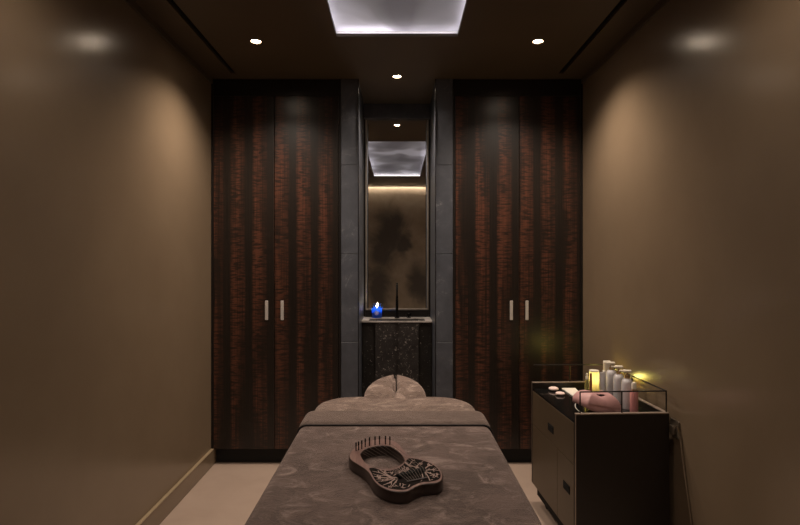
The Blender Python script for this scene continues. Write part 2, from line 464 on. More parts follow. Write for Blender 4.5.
# slate clad pillars either side of the niche
PX0, PX1 = .270, .390
for a, n in ((-1, 'wall_niche_left'), (1, 'wall_niche_right')):
    b = B(); zs = [0, .243, .860, 1.477, 2.098, H]
    for z0, z1 in zip(zs, zs[1:]):
        xa, xb = sorted((a * PX0, a * PX1))
        box(b, xa, xb, YC, YF, z0 + (.0015 if z0 else 0), z1 - (.0015 if z1 < H else 0), .0012, 1)
    xa, xb = sorted((a * (PX0 + .004), a * (PX1 - .004))); box(b, xa, xb, YC + .004, YF, 0, H)
    struct(n, b, M['slate'], 'dark grey slate tiled pillar %s of the mirror' % ('left' if a < 0 else 'right'), 'pillar')
    b = B(); xa, xb = sorted((a * (PX0 - .003), a * (PX0 + .002))); box(b, xa, xb, YC - .003, YC + .004, 0, H, .001, 1)
    struct('trim_6' if a < 0 else 'trim_7', b, M['black_metal'], 'thin black metal edge on the %s slate pillar' % ('left' if a < 0 else 'right'), 'trim')
b = B(); box(b, -PX0, PX0, YF - .05, YF, 2.58, H, .002); struct('wall_niche_top', b, M['slate'], 'slate header above the mirror', 'wall')

# linear ceiling slots
for a in (-1, 1):
    t = thing('ceiling_air_slot', 'long black air slot in the ceiling beside the %s wall' % ('left' if a < 0 else 'right'), 'vent', (a * (VX0 + VX1) / 2, 0, H))
    w = (VX1 - VX0) / 2
    b = B(); box(b, -w - .01, w + .01, VY0, VY1, .045, .05); box(b, -w - .01, -w, VY0, VY1, .0185, .045); box(b, w, w + .01, VY0, VY1, .0185, .045)
    obj('housing', b, M['slot'], t)
    b = B(); box(b, -.0015, .0015, VY0, VY1, .006, .045); obj('blade', b, M['slot'], t)

# lit ceiling panel and its LED strips
t = thing('ceiling_light_panel', 'long backlit cloudy panel recessed in the ceiling above the table', 'ceiling light', (0, 0, H))
b = B(); box(b, -SX - E, SX + E, SY0 - E, SY1 + E, .060, .075); obj('stone_panel', b, M['cloud'], t)
e = SX + .035
for x0, x1, y0, y1 in ((-e - .012, -e, SY0, SY1), (e, e + .012, SY0, SY1), (-SX, SX, SY1 + .035, SY1 + .047), (-SX, SX, SY0 - .047, SY0 - .035)):
    b = B(); box(b, x0, x1, y0, y1, .019, .027); obj('led_strip', b, M['led'], t)
# cove strip washing the back wall
t = thing('cove_light_strip', 'warm cove light strip along the top of the back wall', 'light', (0, YB + .03, H))
b = B(); box(b, -1.28, 1.28, -.028, .028, .03, .045); obj('housing', b, M['white_trim'], t)
b = B(); box(b, -1.27, 1.27, -.02, 0.0, .018, .029); obj('led_strip', b, M['led_warm'], t)

# downlights
names = ['recessed downlight in front of the left wardrobe', 'recessed downlight in front of the right wardrobe', 'recessed downlight in front of the mirror niche',
         'recessed downlight over the left of the treatment table', 'recessed downlight over the right of the treatment table']
for i, (x, y) in enumerate(LAMPS):
    t = thing('recessed_downlight', names[i], 'downlight', (x, y, H), group='round ceiling downlights')
    b = B(); lathe(b, 0, 0, [(.030, .0), (.043, -.0015), (.043, -.0005), (.043, .0005), (.033, .004), (.030, .02), (.030, .05), (.036, .05), (.036, .0)][::-1], 32)
    obj('bezel', b, M['ceiling'], t, True)
    b = B(); lathe(b, 0, 0, [(0, .004), (.026, .006), (.0295, .012), (.0295, .02), (0, .02)], 32)
    obj('lens', b, M['lamp'], t, True)
    li = bpy.data.lights.new('spot', 'SPOT'); li.energy = [99, 99, 58, 20, 20][i]; li.color = (1, .83, .68)
    li.spot_size = math.radians([139, 139, 132, 160, 160][i]); li.spot_blend = 1.0; li.shadow_soft_size = .03
    lo = bpy.data.objects.new('lamp_beam', li); COL.objects.link(lo); lo.parent = t; lo.location = (0, 0, -.03)

# ------------------------------------------------------------------ wardrobes
for a in (-1, 1):
    side = 'left' if a < 0 else 'right'; mv = M['veneer_l'] if a < 0 else M['veneer_r']
    t = thing('wardrobe', 'tall two door dark figured wood wardrobe %s of the mirror niche' % side, 'wardrobe', (a * .855, YC, 0))
    # local x from inner (towards the niche) to the wall; flipped for the right
    xi, xo = sorted((a * (PX1 + .002) - a * .855, a * (W - .001) - a * .855))
    b = B()
    box(b, xi, xi + .016, .0, .655, .11, H - .002, .001, 1); box(b, xo - .016, xo, .0, .655, .11, H - .002, .001, 1)
    box(b, xi + .016, xo - .016, .022, .655, .11, .13); box(b, xi + .016, xo - .016, .63, .655, .13, H - .01)
    box(b, xi + .016, xo - .016, .022, .6, 2.56, 2.58)
    obj('carcass', b, M['ebony'], t)
    b = B(); box(b, xi + .016, xo - .016, .002, .03, 2.583, H - .003, .001, 1); obj('top_panel', b, M['ebony'], t)
    b = B(); box(b, xi, xo, .06, .62, 0, .109); obj('plinth', b, M['plinth'], t)
    for x0, x1, hx in ((xi + .018, -.0015, -.056), (.0015, xo - .018, .053)):
        b = B(); box(b, x0, x1, 0, .021, .113, 2.579, .0012, 1); d = obj('door', b, mv, t)
        b = B(); box(b, hx - .0105, hx + .0105, -.006, .001, 1.015, 1.150, .0015, 2); h = obj('handle', b, M['brushed'], d)
        h['label'] = 'slim brushed metal door pull'

# ------------------------------------------------------------------ mirror
t = thing('wall_mirror', 'tall narrow mirror in the niche above the washbasin', 'mirror', (0, YF, 1.037))
mw = .250
b = B(); box(b, -mw, mw, -.012, 0, 0.0, 2.58 - 1.037 - .002); obj('mirror_glass', b, M['mirror'], t)
b = B()
for x0, x1, z0, z1 in ((-mw - .006, -mw + .004, -.006, 1.541), (mw - .004, mw + .006, -.006, 1.541), (-mw, mw, -.008, .004)):
    box(b, x0, x1, -.02, 0, z0, z1, .001, 1)
obj('frame', b, M['mirror_frame'], t)
b = B()
for a in (-1, 1):
    x0, x1 = sorted((a * (mw + .007), a * (PX0 - .001))); box(b, x0, x1, -.03, 0, -.06, 1.541)
box(b, -mw - .006, mw + .006, -.03, 0, -.06, -.009)
obj('surround', b, M['ebony'], t)

# ------------------------------------------------------------------ washbasin
YS = 4.225; ZT = .974
t = thing('pedestal_washbasin', 'speckled black granite washbasin block standing under the mirror', 'washbasin', (0, YS, 0))
hw = PX0 - .003; D = YF - YS - .002
b = B(); box(b, -hw + .002, -.165, .02, D, 0, ZT - .0115, .001, 1); box(b, .165, hw - .002, .02, D, 0, ZT - .0115, .001, 1); obj('side_block', b, M['granite_dark'], t)
b = B(); box(b, -.1645, .1645, .006, D - .002, 0, ZT - .13, .001, 1); box(b, -.1645, .1645, .006, .014, ZT - .13, ZT - .0115); obj('front_block', b, M['granite'], t)
b = B(); slab_with_holes(b, -hw, hw, 0, D - .031, ZT - .011, ZT, [(-.215, .215, .010, .190)]); obj('basin_top', b, M['granite_top'], t)
b = B()
R = [[(x, y, ZT - .0005) for x, y in rrect(-.2165, .2165, .0085, .1915, .004, 3)], [(x, y, ZT - .09) for x, y in rrect(-.16, .16, .02, .17, .02, 3)]]
loft(b, R, False, False); loft(b, [R[1], [(x, y, ZT - .094) for x, y in rrect(-.1, .1, .05, .12, .02, 3)]], False, True)
obj('bowl', b, M['granite_dark'], t)
b = B(); cyl(b, 0, .085, ZT - .094, ZT - .091, .02); obj('drain', b, M['black_metal'], t)
# faucet
t = thing('basin_faucet', 'slim black arched faucet standing on the washbasin top', 'faucet', (0, YS + .228, ZT))
b = B(); lathe(b, 0, 0, [(0, 0), (.020, 0), (.020, .006), (.012, .010), (.0115, .06), (.0095, .065), (.0, .066)], 24)
obj('base', b, M['black_metal'], t, True)
b = B(); pts = [(0, 0, .06), (0, 0, .21)] + [(0, -.055 + .055 * math.cos(PI * i / 14), .21 + .055 * math.sin(PI * i / 14)) for i in range(1, 15)] + [(0, -.11, .16)]
tube(b, pts, .0075, 14); lathe(b, 0, -.11, [(0, .165), (.0085, .165), (.0105, .150), (.0115, .05), (.011, .020), (.0, .020)], 20); obj('spout', b, M['black_metal'], t, True)
t = thing('tap_knob', 'small black tap knob on the washbasin right of the faucet', 'tap', (.095, YS + .237, ZT))
b = B(); lathe(b, 0, 0, [(0, 0), (.018, 0), (.018, .004), (.008, .006), (.008, .014), (0, .014)], 24); obj('stem', b, M['black_metal'], t, True)
b = B(); lathe(b, 0, 0, [(0, .014), (.016, .0145), (.019, .017), (.019, .034), (.017, .037), (0, .038)], 24); obj('knob', b, M['black_metal'], t, True)
# blue candle
t = thing('blue_candle', 'lit candle in a cobalt blue glass on the washbasin', 'candle', (-.161, YS + .243, ZT))
b = B(); lathe(b, 0, 0, [(0, .0005), (.038, .0005), (.041, .005), (.041, .078), (.0375, .078), (.0375, .012), (0, .010)], 36); gl = obj('glass', b, M['blue_glass'], t, True)
b = B(); lathe(b, 0, 0, [(.041, .0782), (.041, .104), (.0395, .105), (.0385, .104), (.0385, .0782)], 36); obj('rim', b, M['clear_glass'], t, True)
b = B(); cyl(b, 0, 0, .0125, .050, .037, None, 30); wx = obj('wax', b, M['blue_wax'], t, True)
b = B(); tube(b, [(0, 0, .050), (0, .001, .080)], .001, 6); obj('wick', b, M['black'], wx)
b = B(); lathe(b, 0, 0, [(0, .076), (.004, .080), (.0055, .088), (.004, .098), (.0015, .107), (0, .112)], 16); fl = obj('flame', b, M['flame'], t, True); fl.visible_shadow = True
# round emblem printed on the glass
b = B()
def on_glass(u, v, r=.0413): 
    a = u / r; return (r * math.sin(a), -r * math.cos(a), .042 + v)
def gdisc(r0, r1, seg=28, cu=0, cv=0):
    A = [b.verts.new(on_glass(cu + r1 * math.cos(2 * PI * i / seg), cv + r1 * math.sin(2 * PI * i / seg))) for i in range(seg)]
    if r0 > 0:
        C = [b.verts.new(on_glass(cu + r0 * math.cos(2 * PI * i / seg), cv + r0 * math.sin(2 * PI * i / seg))) for i in range(seg)]
        for i in range(seg): b.faces.new((A[i], A[(i + 1) % seg], C[(i + 1) % seg], C[i]))
    else: b.faces.new(A)
gdisc(.0145, .0175)
for i in range(6): gdisc(0, .004, 12, .0075 * math.cos(i * PI / 3), .0075 * math.sin(i * PI / 3))
gdisc(0, .0032, 12)
obj('emblem', b, M['emblem'], gl)['label'] = 'round pale emblem'
li = bpy.data.lights.new('candle_glow', 'POINT'); li.energy = 1.3; li.color = (1, .86, .66); li.shadow_soft_size = .01
lo = bpy.data.objects.new('candle_glow', li); COL.objects.link(lo); lo.parent = t; lo.location = (0, 0, .094)

# ------------------------------------------------------------------ treatment table
TX = -.010
t = thing('treatment_table', 'massage treatment table with taupe cover in the middle of the room', 'massage table', (TX, 0, 0))
b = B(); box(b, -.30, .30, 1.25, 2.70, 0, .10, .01); box(b, -.24, .24, 1.35, 2.6, .10, .46, .02); box(b, -.36, .36, 1.05, 2.88, .46, .54, .015); obj('base', b, M['base_dark'], t)
b = B(); rounded_slab(b, -.402, .402, 1.0, 2.965, .545, .714, .20, .05); obj('mattress', b, M['velvet_light'], t, True)
# face cradle: a horseshoe of two lobes meeting at the table, slit between them
def lobe(bm, s):
    rings = []; n = 22; L = .285; T = .034
    for i in range(n + 1):
        u = i / n
        y = -.10 + u * (L + .10); u = min(1, max(0, y / L))
        X = .160 * (1 - u ** 1.9) ** .72 + .004
        g = 0.0 if u < .12 else .011 * min(1, (u - .12) / .08) * (1 - .35 * u)
        X = max(X, g + .014)
        c = (X + g) / 2; hw_ = (X - g) / 2; ht = T * (.55 + .45 * min(1, hw_ / .06))
        zc = (.700 + .050 * u ** .7) if y > 0 else .700 + y * .45
        rings.append([(s * (c + hw_ * math.copysign(abs(math.cos(a)) ** .5, math.cos(a))), 2.93 + y, zc + ht * math.copysign(abs(math.sin(a)) ** .75, math.sin(a)))
                      for a in [2 * PI * k / 24 for k in range(24)]])
    loft(bm, rings)
b = B(); lobe(b, 1); lobe(b, -1); fc = obj('face_cradle', b, M['velvet_light'], t, True)
b = B()
tube(b, [(-.006, 2.965, .70), (-.0075, 3.04, .722), (-.006, 3.12, .742), (-.004, 3.185, .752)], [.006, .011, .010, .004], 10); obj('cover_tuck', b, M['velvet_light'], fc, True)
b = B(); tube(b, [(-.09, 2.85, .60), (-.09, 3.05, .66)], .01); obj('cradle_arm', b, M['black_metal'], t, True)
b = B(); tube(b, [(.09, 2.85, .60), (.09, 3.05, .66)], .01); obj('cradle_arm', b, M['black_metal'], t, True)

# blanket draped over the table, with its turned down top edge
def drape(bm, x0, x1, y0, y1, z1, zh, rc, re, rows=14, amp=.012, seed=0, th=.010):
    rnd = random.Random(seed); ph = [rnd.uniform(0, 6.28) for _ in range(4)]
    base = rrect(x0, x1, y0, y1, rc, 10)
    P = []
    for k in range(len(base)):                    # densify straight runs
        a, c = Vector(base[k]), Vector(base[(k + 1) % len(base)]); m = max(1, int((c - a).length / .04))
        for i in range(m): P.append(tuple(a + (c - a) * i / m))
    cx, cy = (x0 + x1) / 2, (y0 + y1) / 2
    def offs(pt, ins):
        x, y = pt
        # move inwards along the rounded rectangle normal
        qx = max(x0 + rc, min(x1 - rc, x)); qy = max(y0 + rc, min(y1 - rc, y))
        d = Vector((x - qx, y - qy)); L = d.length
        return (x - d.x / L * ins, y - d.y / L * ins) if L > 1e-6 else (x, y)
    rings = []
    s = 0
    per = [0]
    for k in range(1, len(P)): per.append(per[-1] + (Vector(P[k]) - Vector(P[k - 1])).length)
    def ring(ins, z, w):
        r = []
        for pt, q_ in zip(P, per):
            wv = w * amp * (math.sin(q_ * 11 + ph[0]) + .6 * math.sin(q_ * 23 + ph[1]))
            X, Y = offs(pt, ins - wv); r.append((X, Y, z))
        return r
    for i in range(rows):
        u = i / rows; rings.append(ring(-.012 * (1 - u), zh + (z1 - re - zh) * u, 1 - u))
    for i in range(9):
        a = PI / 2 * i / 8; rings.append(ring(re * (1 - math.cos(a)), z1 - re + re * math.sin(a), 0))
    loft(bm, rings, False, True)
blk = thing('blanket', 'crushed taupe velvet blanket spread over the treatment table', 'blanket', (TX, 0, 0))
b = B(); drape(b, -.413, .413, .98, 2.58, .720, .24, .07, .040); obj('blanket_body', b, M['velvet'], blk, True)
b = B(); drape(b, -.418, .418, 2.385, 2.62, .731, .30, .05, .040, 10, .006, 3)
obj('turned_down_edge', b, M['velvet_fold'], blk, True)

def arc_path(hx_, re, z1, zl, y):
    p = [(-hx_, y, zl)] + [(-hx_ + re * (1 - math.cos(a)), y, z1 - re + re * math.sin(a)) for a in [PI / 2 * i / 8 for i in range(9)]]
    return p + [(-x, yy, z) for x, yy, z in p[::-1]]
b = B(); tube(b, arc_path(.416, .040, .7235, .36, 2.380), .0045, 8); obj('hem_shadow', b, M['edge_line'], blk, True)['label'] = 'dark tube added as the shadow under the fold'  # shade below the fold's near edge, drawn as a dark tube
# ------------------------------------------------------------------ lyre
ZL0, ZL1 = .7205, .757
def pl(px, py, z=ZL1):
    P = (py - CY) / (CAMZ - z); return Vector(((px - CX) / P, F / P, z))
def smooth_loop(pts, n=6):
    out = []; m = len(pts)
    for i in range(m):
        p0, p1, p2, p3 = (pts[(i + k - 1) % m] for k in range(4))
        for j in range(n):
            t_ = j / n; t2 = t_ * t_; t3 = t2 * t_
            out.append(.5 * ((2 * p1) + (-p0 + p2) * t_ + (2 * p0 - 5 * p1 + 4 * p2 - p3) * t2 + (-p0 + 3 * p1 - 3 * p2 + p3) * t3))
    return out
out_px = [(348.8, 455.6), (350.7, 451.4), (354.1, 448), (360.2, 443.8), (367.9, 441), (375.5, 439.3), (383.1, 438.9), (391.5, 440), (399, 443.6), (405.5, 451.0),
          (411.6, 456.8), (422.3, 459), (431.4, 462.3), (439, 468), (442.9, 474.2), (442.3, 479.5), (437.5, 482.8), (429.9, 483.6), (422.3, 484.6),
          (414.7, 487.6), (408.6, 491), (399.4, 491.9), (388.8, 490.4), (379.6, 486.4), (373.5, 481), (369.7, 474.8), (365.1, 469.6), (358.3, 465), (352.2, 461.2), (349.4, 458.4)]
hole_px = [(361.2, 454.9), (363.3, 451), (367.9, 448.4), (375.5, 446.5), (383, 445.8), (389.5, 446.6), (396, 450), (401, 455), (403.8, 460.6),
           (399.4, 465), (390.3, 467.8), (379.6, 468.4), (371, 466.2), (365, 461.5)]
LC = pl(396, 466, 0); LC.z = ZL0
ly = thing('lyre_harp', 'small carved wooden lyre lying on the taupe blanket', 'lyre', LC)
def loc_(v): return Vector(v) - LC
outer = [loc_(p) for p in smooth_loop([pl(*p) for p in out_px])]
inner = [loc_(p) for p in smooth_loop([pl(*p) for p in hole_px])]
TH = ZL1 - ZL0
def inset_loop(lp, d):
    r = []; n = len(lp)
    for i in range(n):
        tg = (lp[(i + 1) % n] - lp[i - 1]); nm = Vector((-tg.y, tg.x, 0)).normalized(); r.append(lp[i] + nm * d)
    return r
area = sum(outer[i].x * outer[(i + 1) % len(outer)].y - outer[(i + 1) % len(outer)].x * outer[i].y for i in range(len(outer)))
so = 1 if area > 0 else -1
areai = sum(inner[i].x * inner[(i + 1) % len(inner)].y - inner[(i + 1) % len(inner)].x * inner[i].y for i in range(len(inner)))
si = 1 if areai > 0 else -1
# side walls
def side(bm, loop, z0, z1, sgn, r=.003):
    zs = [(z0, r), (z0 + r, 0), (z1 - r, 0), (z1 - .001, .0012), (z1, r)]
    loft(bm, [[Vector((p.x, p.y, z)) for p in inset_loop(loop, sgn * i)] for z, i in zs], False, False)
b = B(); side(b, outer, 0, TH, so); side(b, inner, 0, TH, -si); obj('rim_side', b, M['rosewood_dark'], ly, True)
b = B()
def planar(bm, lo, li_, z):
    vo = [bm.verts.new((p.x, p.y, z)) for p in lo]; vi = [bm.verts.new((p.x, p.y, z)) for p in li_]
    ed = [bm.edges.new((vo[i], vo[(i + 1) % len(vo)])) for i in range(len(vo))] + [bm.edges.new((vi[i], vi[(i + 1) % len(vi)])) for i in range(len(vi))]
    bmesh.ops.triangle_fill(bm, edges=ed, use_beauty=True)
planar(b, inset_loop(outer, so * .003), inset_loop(inner, -si * .003), TH)
planar(b, inset_loop(outer, so * .003), inset_loop(inner, -si * .003), 0)
obj('soundboard', b, M['rosewood'], ly)
# carved recess, branches, leaves
C2 = lambda x, y: (340 + x / 6.5625, 430 + y / 6.5625)
rec_c = [(192, 252), (225, 250), (262, 262), (330, 268), (395, 245), (428, 212), (450, 188), (485, 188), (540, 200), (600, 222), (642, 255), (660, 292), (650, 322),
         (600, 338), (540, 342), (480, 365), (440, 388), (385, 392), (320, 382), (265, 358), (228, 322), (208, 285)]
rec = [loc_(p) for p in smooth_loop([pl(*C2(*p)) for p in rec_c], 4)]
b = B(); loft(b, [[Vector((p.x, p.y, TH - .001)) for p in rec], [Vector((p.x, p.y, TH + .0005)) for p in rec]]); cv = obj('carved_panel', b, M['recess'], ly)
b = B()
def strip(pts, w):
    P3 = [loc_(pl(*C2(*p))) for p in pts]
    for p in P3: p.z = TH + .0008
    n = len(P3); rr = [w * 1.25 * (1 - .5 * i / max(1, n - 1)) for i in range(n)]
    tube(b, P3, rr, 6, True, .5)
br = [([(395, 318), (340, 312), (300, 290), (262, 262)], .0030), ([(330, 312), (270, 285), (215, 272)], .002), ([(345, 318), (290, 315), (222, 305)], .0024),
      ([(350, 322), (295, 335), (245, 338)], .002), ([(360, 325), (320, 350), (280, 365)], .002), ([(375, 328), (350, 360), (335, 378)], .0015),
      ([(300, 300), (250, 300), (215, 288)], .0013), ([(310, 325), (265, 325), (238, 325)], .0013), ([(300, 290), (290, 272), (300, 262)], .0013),
      ([(430, 215), (455, 235), (500, 245), (550, 262)], .0028), ([(455, 232), (470, 210), (490, 195)], .0015), ([(500, 243), (520, 222), (545, 208)], .0015),
      ([(550, 262), (575, 240), (610, 230)], .0022), ([(550, 268), (600, 262), (650, 268)], .0024), ([(555, 272), (600, 290), (645, 312)], .0022),
      ([(560, 280), (580, 310), (590, 335)], .0018), ([(580, 240), (575, 225), (585, 216)], .0013), ([(600, 265), (620, 250), (635, 252)], .0012),
      ([(600, 290), (630, 290), (655, 292)], .0012), ([(540, 290), (545, 320), (530, 340)], .0014)]
for p, w in br: strip(p, w)
for i in range(11):                                   # rays of the little sun
    a = PI * (i - .5) / 10; cx_, cy_ = 415, 285
    strip([(cx_ - 22 * math.cos(a), cy_ - 14 * math.sin(a)), (cx_ - 62 * math.cos(a), cy_ - 42 * math.sin(a))], .0012)
strip([(415 - 24 * math.cos(PI * i / 10), 286 - 15 * math.sin(PI * i / 10)) for i in range(11)], .0016)
rnd = random.Random(5)
def inside(pt):
    x, y = pt; c = False; n = len(rec_c)
    for i in range(n):
        x1, y1 = rec_c[i]; x2, y2 = rec_c[i - 1]
        if (y1 > y) != (y2 > y) and x < (x2 - x1) * (y - y1) / (y2 - y1) + x1: c = not c
    return c
cnt = 0
while cnt < 60:
    x, y = rnd.uniform(195, 655), rnd.uniform(190, 390)
    a = rnd.uniform(0, PI); dx, dy = 13 * math.cos(a), 9 * math.sin(a)
    if not (inside((x - 14, y)) and inside((x + 14, y)) and inside((x, y - 9)) and inside((x, y + 9))): continue
    if 360 < x < 580 and 262 < y < 345: continue
    strip([(x - dx, y - dy), (x + dx * .2, y + dy * .2 + 3), (x + dx, y + dy)], .0013); cnt += 1
obj('carving', b, M['carve'], cv, True)
# bridge
pA, pB = loc_(pl(*C2(378, 318))), loc_(pl(*C2(552, 270)))
b = B(); d = (pB - pA).normalized(); nn = Vector((-d.y, d.x, 0))
vs = []
for p in (pA, pB):
    vs.append([Vector((p.x, p.y, TH + h)) + nn * o for o, h in ((-.008, 0), (-.007, .010), (-.002, .013), (.003, .013), (.008, .009), (.009, 0))])
loft(b, [[v for v in vs[0]], [v for v in vs[1]]]); obj('bridge', b, M['black'], ly)
pA2, pB2 = loc_(pl(*C2(440, 345))), loc_(pl(*C2(575, 318)))
b = B(); vs = []
for p in (pA2, pB2): vs.append([Vector((p.x, p.y, TH + h)) + nn * o for o, h in ((-.004, 0), (-.003, .004), (.003, .004), (.004, 0))])
loft(b, vs); obj('string_anchor', b, M['rosewood_dark'], ly)
pins_c = [(145, 250), (178, 238), (220, 222), (266, 196), (321, 180), (394, 168), (453, 162), (531, 162), (589, 168)]
for i, (x, y) in enumerate(pins_c):
    px, py = 345 + x / 13.127, 432 + y / 13.127
    p = loc_(pl(px, py))
    b = B(); cyl(b, p.x, p.y, TH - .002, TH + .018, .0021, .0021, 10); cyl(b, p.x, p.y, TH + .018, TH + .030, .0028, .0026, 6)
    obj('tuning_pin', b, M['black_metal'], ly)
    u = (i + .5) / 9; q1 = pA.lerp(pB, u); q1.z = TH + .0135; q2 = pA2.lerp(pB2, u); q2.z = TH + .003
    p.z = TH + .006
    b = B(); tube(b, [p, q1, q2], .00055, 6); obj('string', b, M['steel'], ly)

# ------------------------------------------------------------------ trolley
RZ = math.radians(2.8)
t = thing('treatment_trolley', 'bronze fronted treatment trolley with black top beside the right wall', 'trolley', (1.034, 2.947, 0), RZ)
hx, hy = .2225, .35; ZW = .68; ZP = .71; ZB = .125
b = B(); box(b, -hx, hx, -hy, -hy + .018, ZB, ZP, .001, 1); box(b, -hx, hx, hy - .018, hy, ZB, ZP, .001, 1); box(b, hx - .018, hx, -hy + .018, hy - .018, ZB, ZP, .001, 1)
box(b, -hx + .022, hx - .018, -hy + .018, hy - .018, ZB, ZB + .015)
obj('carcass', b, M['dark_panel'], t)
b = B(); e_ = .0015
box(b, -hx, hx, -hy - e_, -hy + .019, ZP + .0002, ZP + .006, .001, 1); box(b, -hx, hx, hy - .019, hy, ZP + .0002, ZP + .006, .001, 1); box(b, hx - .019, hx, -hy + .019, hy - .019, ZP + .0002, ZP + .006, .001, 1)
box(b, -hx - .002, -hx + .001, -hy - e_, -hy + .003, ZB, ZP + .006); box(b, -hx - .002, -hx + .001, hy - .002, hy + .001, ZB, ZP + .006)
obj('edge_trim', b, M['edge_metal'], t)
b = B(); box(b, -hx - .001, hx - .0185, -hy + .0185, hy - .0185, ZW - .012, ZW, .001, 1); obj('worktop', b, M['black_glass'], t)
def front(y0, y1, z0, z1, py, pz, nm, pull=True):
    b_ = B(); box(b_, -hx - .002, -hx + .017, y0, y1, z0, z1, .001, 1); d_ = obj(nm, b_, M['lacquer'], t)
    if pull:
        b_ = B(); box(b_, -hx - .005, -hx - .0015, py - .044, py + .044, pz - .020, pz + .020, .002, 1); 
        obj('recessed_pull', b_, M['black'], d_)
        b_ = B(); box(b_, -hx - .0075, -hx - .0045, py - .036, py + .036, pz + .008, pz + .013, .001, 1); obj('pull_lip', b_, M['black'], d_)
g = .0015
front(-hy + .02, hy - .02, .472 + g, ZW - .014, 0.0, .545, 'drawer')
YD = .095 - .0
front(-hy + .02, -.10 - g, ZB + .002, .472 - g, -.235, .330, 'door')
front(-.10 + g, hy - .02, ZB + .002, .472 - g, 0, 0, 'door', False)
b = B(); box(b, -hx + .022, hx - .03, -hy + .03, hy - .03, .063, ZB - .001); obj('undercarriage', b, M['black'], t)
for x in (-hx + .07, hx - .06):
    for y in (-hy + .08, hy - .08):
        b = B(); cyl(b, 0, 0, -.011, .011, .028, None, 20)
        bmesh.ops.rotate(b, verts=b.verts, matrix=Matrix.Rotation(PI / 2, 3, 'Y')); bmesh.ops.translate(b, verts=b.verts, vec=(x, y, .0285))
        box(b, x - .014, x + .014, y - .008, y + .008, .045, .062); obj('caster', b, M['black'], t)
# gallery rail
b = B(); zr = ZP + .105; r_ = .0034; xr = hx - .010; yr = hy - .010; xl = -hx + .008
tube(b, [(xl, yr, zr), (xr, yr, zr)], r_, 8); tube(b, [(xr, yr, zr), (xr, -yr, zr)], r_, 8); tube(b, [(xr, -yr, zr), (xl + .016, -yr, zr)], r_, 8)
for x, y in ((xl + .016, -yr), (0, -yr), (xr, -yr), (xr, 0), (xr, yr), (.0, yr)):
    tube(b, [(x, y, ZP + .004), (x, y, zr)], r_, 8)
obj('gallery_rail', b, M['rail_metal'], t, True)

# things standing on the worktop
def at(px, py, z):
    P = (py - CY) / (CAMZ - z); return ((px - CX) / P, F / P, z)
def pump_bottle(label, loc, h=.152, r=.0275):
    t = thing('pump_bottle', label, 'bottle', loc, random.uniform(2.7, 3.3), group='white pump bottles on the trolley')
    b = B(); lathe(b, 0, 0, [(0, 0), (r * .94, 0), (r, .003), (r, h - .026), (r * .93, h - .014), (r * .72, h - .005), (r * .42, h), (0, h)], 32); obj('bottle_body', b, M['white_plastic'], t, True)
    b = B(); lathe(b, 0, 0, [(0, h), (.0115, h), (.0115, h + .015), (.006, h + .017), (.0035, h + .018), (.0035, h + .032), (0, h + .032)], 20); obj('pump_collar', b, M['gold'], t, True)
    b = B(); box(b, -.020, .020, -.012, .012, h + .030, h + .042, .004); box(b, .012, .038, -.005, .005, h + .032, h + .040, .002); obj('pump_head', b, M['cream'], t)
    return t
p1 = pump_bottle('white pump bottle, farthest of the three in the row', at(611.2, 397.5, ZW))
dup(p1, at(618.8, 402.6, ZW), 'white pump bottle, middle one of the three in the row', 3.0)
dup(p1, at(627.2, 408.3, ZW), 'white pump bottle nearest the pink bottle', 2.8)
t = thing('pink_spray_bottle', 'slender pink bottle with white cap at the near end of the row', 'bottle', at(634, 412.4, ZW))
b = B(); lathe(b, 0, 0, [(0, 0), (.0185, 0), (.0195, .003), (.0195, .098), (.018, .104), (.012, .107), (0, .107)], 30); obj('bottle_body', b, M['pink'], t, True)
b = B(); lathe(b, 0, 0, [(0, .107), (.011, .107), (.011, .116), (0, .116)], 24); obj('collar', b, M['gold'], t, True)
b = B(); lathe(b, 0, 0, [(0, .1165), (.0125, .1165), (.0125, .138), (.010, .146), (.004, .149), (0, .149)], 24); obj('cap', b, M['cream'], t, True)
# tall frosted jar and the lit votive behind the bottles
t = thing('frosted_jar', 'tall pale yellow frosted candle jar glowing left of the squeeze tube', 'jar', at(594.2, 395.5, ZW))
b = B(); R_ = .0265; lathe(b, 0, 0, [(0, 0), (R_ - .002, 0), (R_, .003), (R_, .132), (R_ - .001, .1335), (R_ - .0025, .132), (R_ - .0025, .005), (0, .004)], 36); obj('jar_body', b, M['yglass'], t, True)
b = B(); lathe(b, 0, 0, [(0, .134), (R_, .134), (R_, .1395), (R_ - .002, .141), (0, .141)], 36); obj('lid', b, M['cream'], t, True)
li = bpy.data.lights.new('inner_glow', 'POINT'); li.energy = .12; li.color = (1, .86, .50); li.shadow_soft_size = .01
lo = bpy.data.objects.new('inner_glow', li); COL.objects.link(lo); lo.parent = t; lo.location = (0, 0, .095)
t = thing('votive_candle', 'small lit candle in a yellow glass behind the white bottles', 'candle', (1.195, 3.235, ZW))
b = B(); R_ = .028; lathe(b, 0, 0, [(0, 0), (R_ - .002, 0), (R_, .003), (R_, .070), (R_ - .001, .0715), (R_ - .002, .070), (R_ - .002, .005), (0, .004)], 36); obj('glass', b, M['ytint'], t, True)
b = B(); cyl(b, 0, 0, .005, .045, R_ - .003, None, 30); wx = obj('wax', b, M['wax_y'], t, True)
b = B(); tube(b, [(0, 0, .045), (.001, 0, .056)], .0009, 6); obj('wick', b, M['black'], wx)
b = B(); lathe(b, 0, 0, [(0, .050), (.005, .056), (.0065, .063), (.005, .072), (.002, .083), (0, .090)], 16); obj('flame', b, M['flame'], t, True)
li = bpy.data.lights.new('candle_glow', 'POINT'); li.energy = .6; li.color = (1, .84, .18); li.shadow_soft_size = .016
lo = bpy.data.objects.new('candle_glow', li); COL.objects.link(lo); lo.parent = t; lo.location = (0, 0, .075)
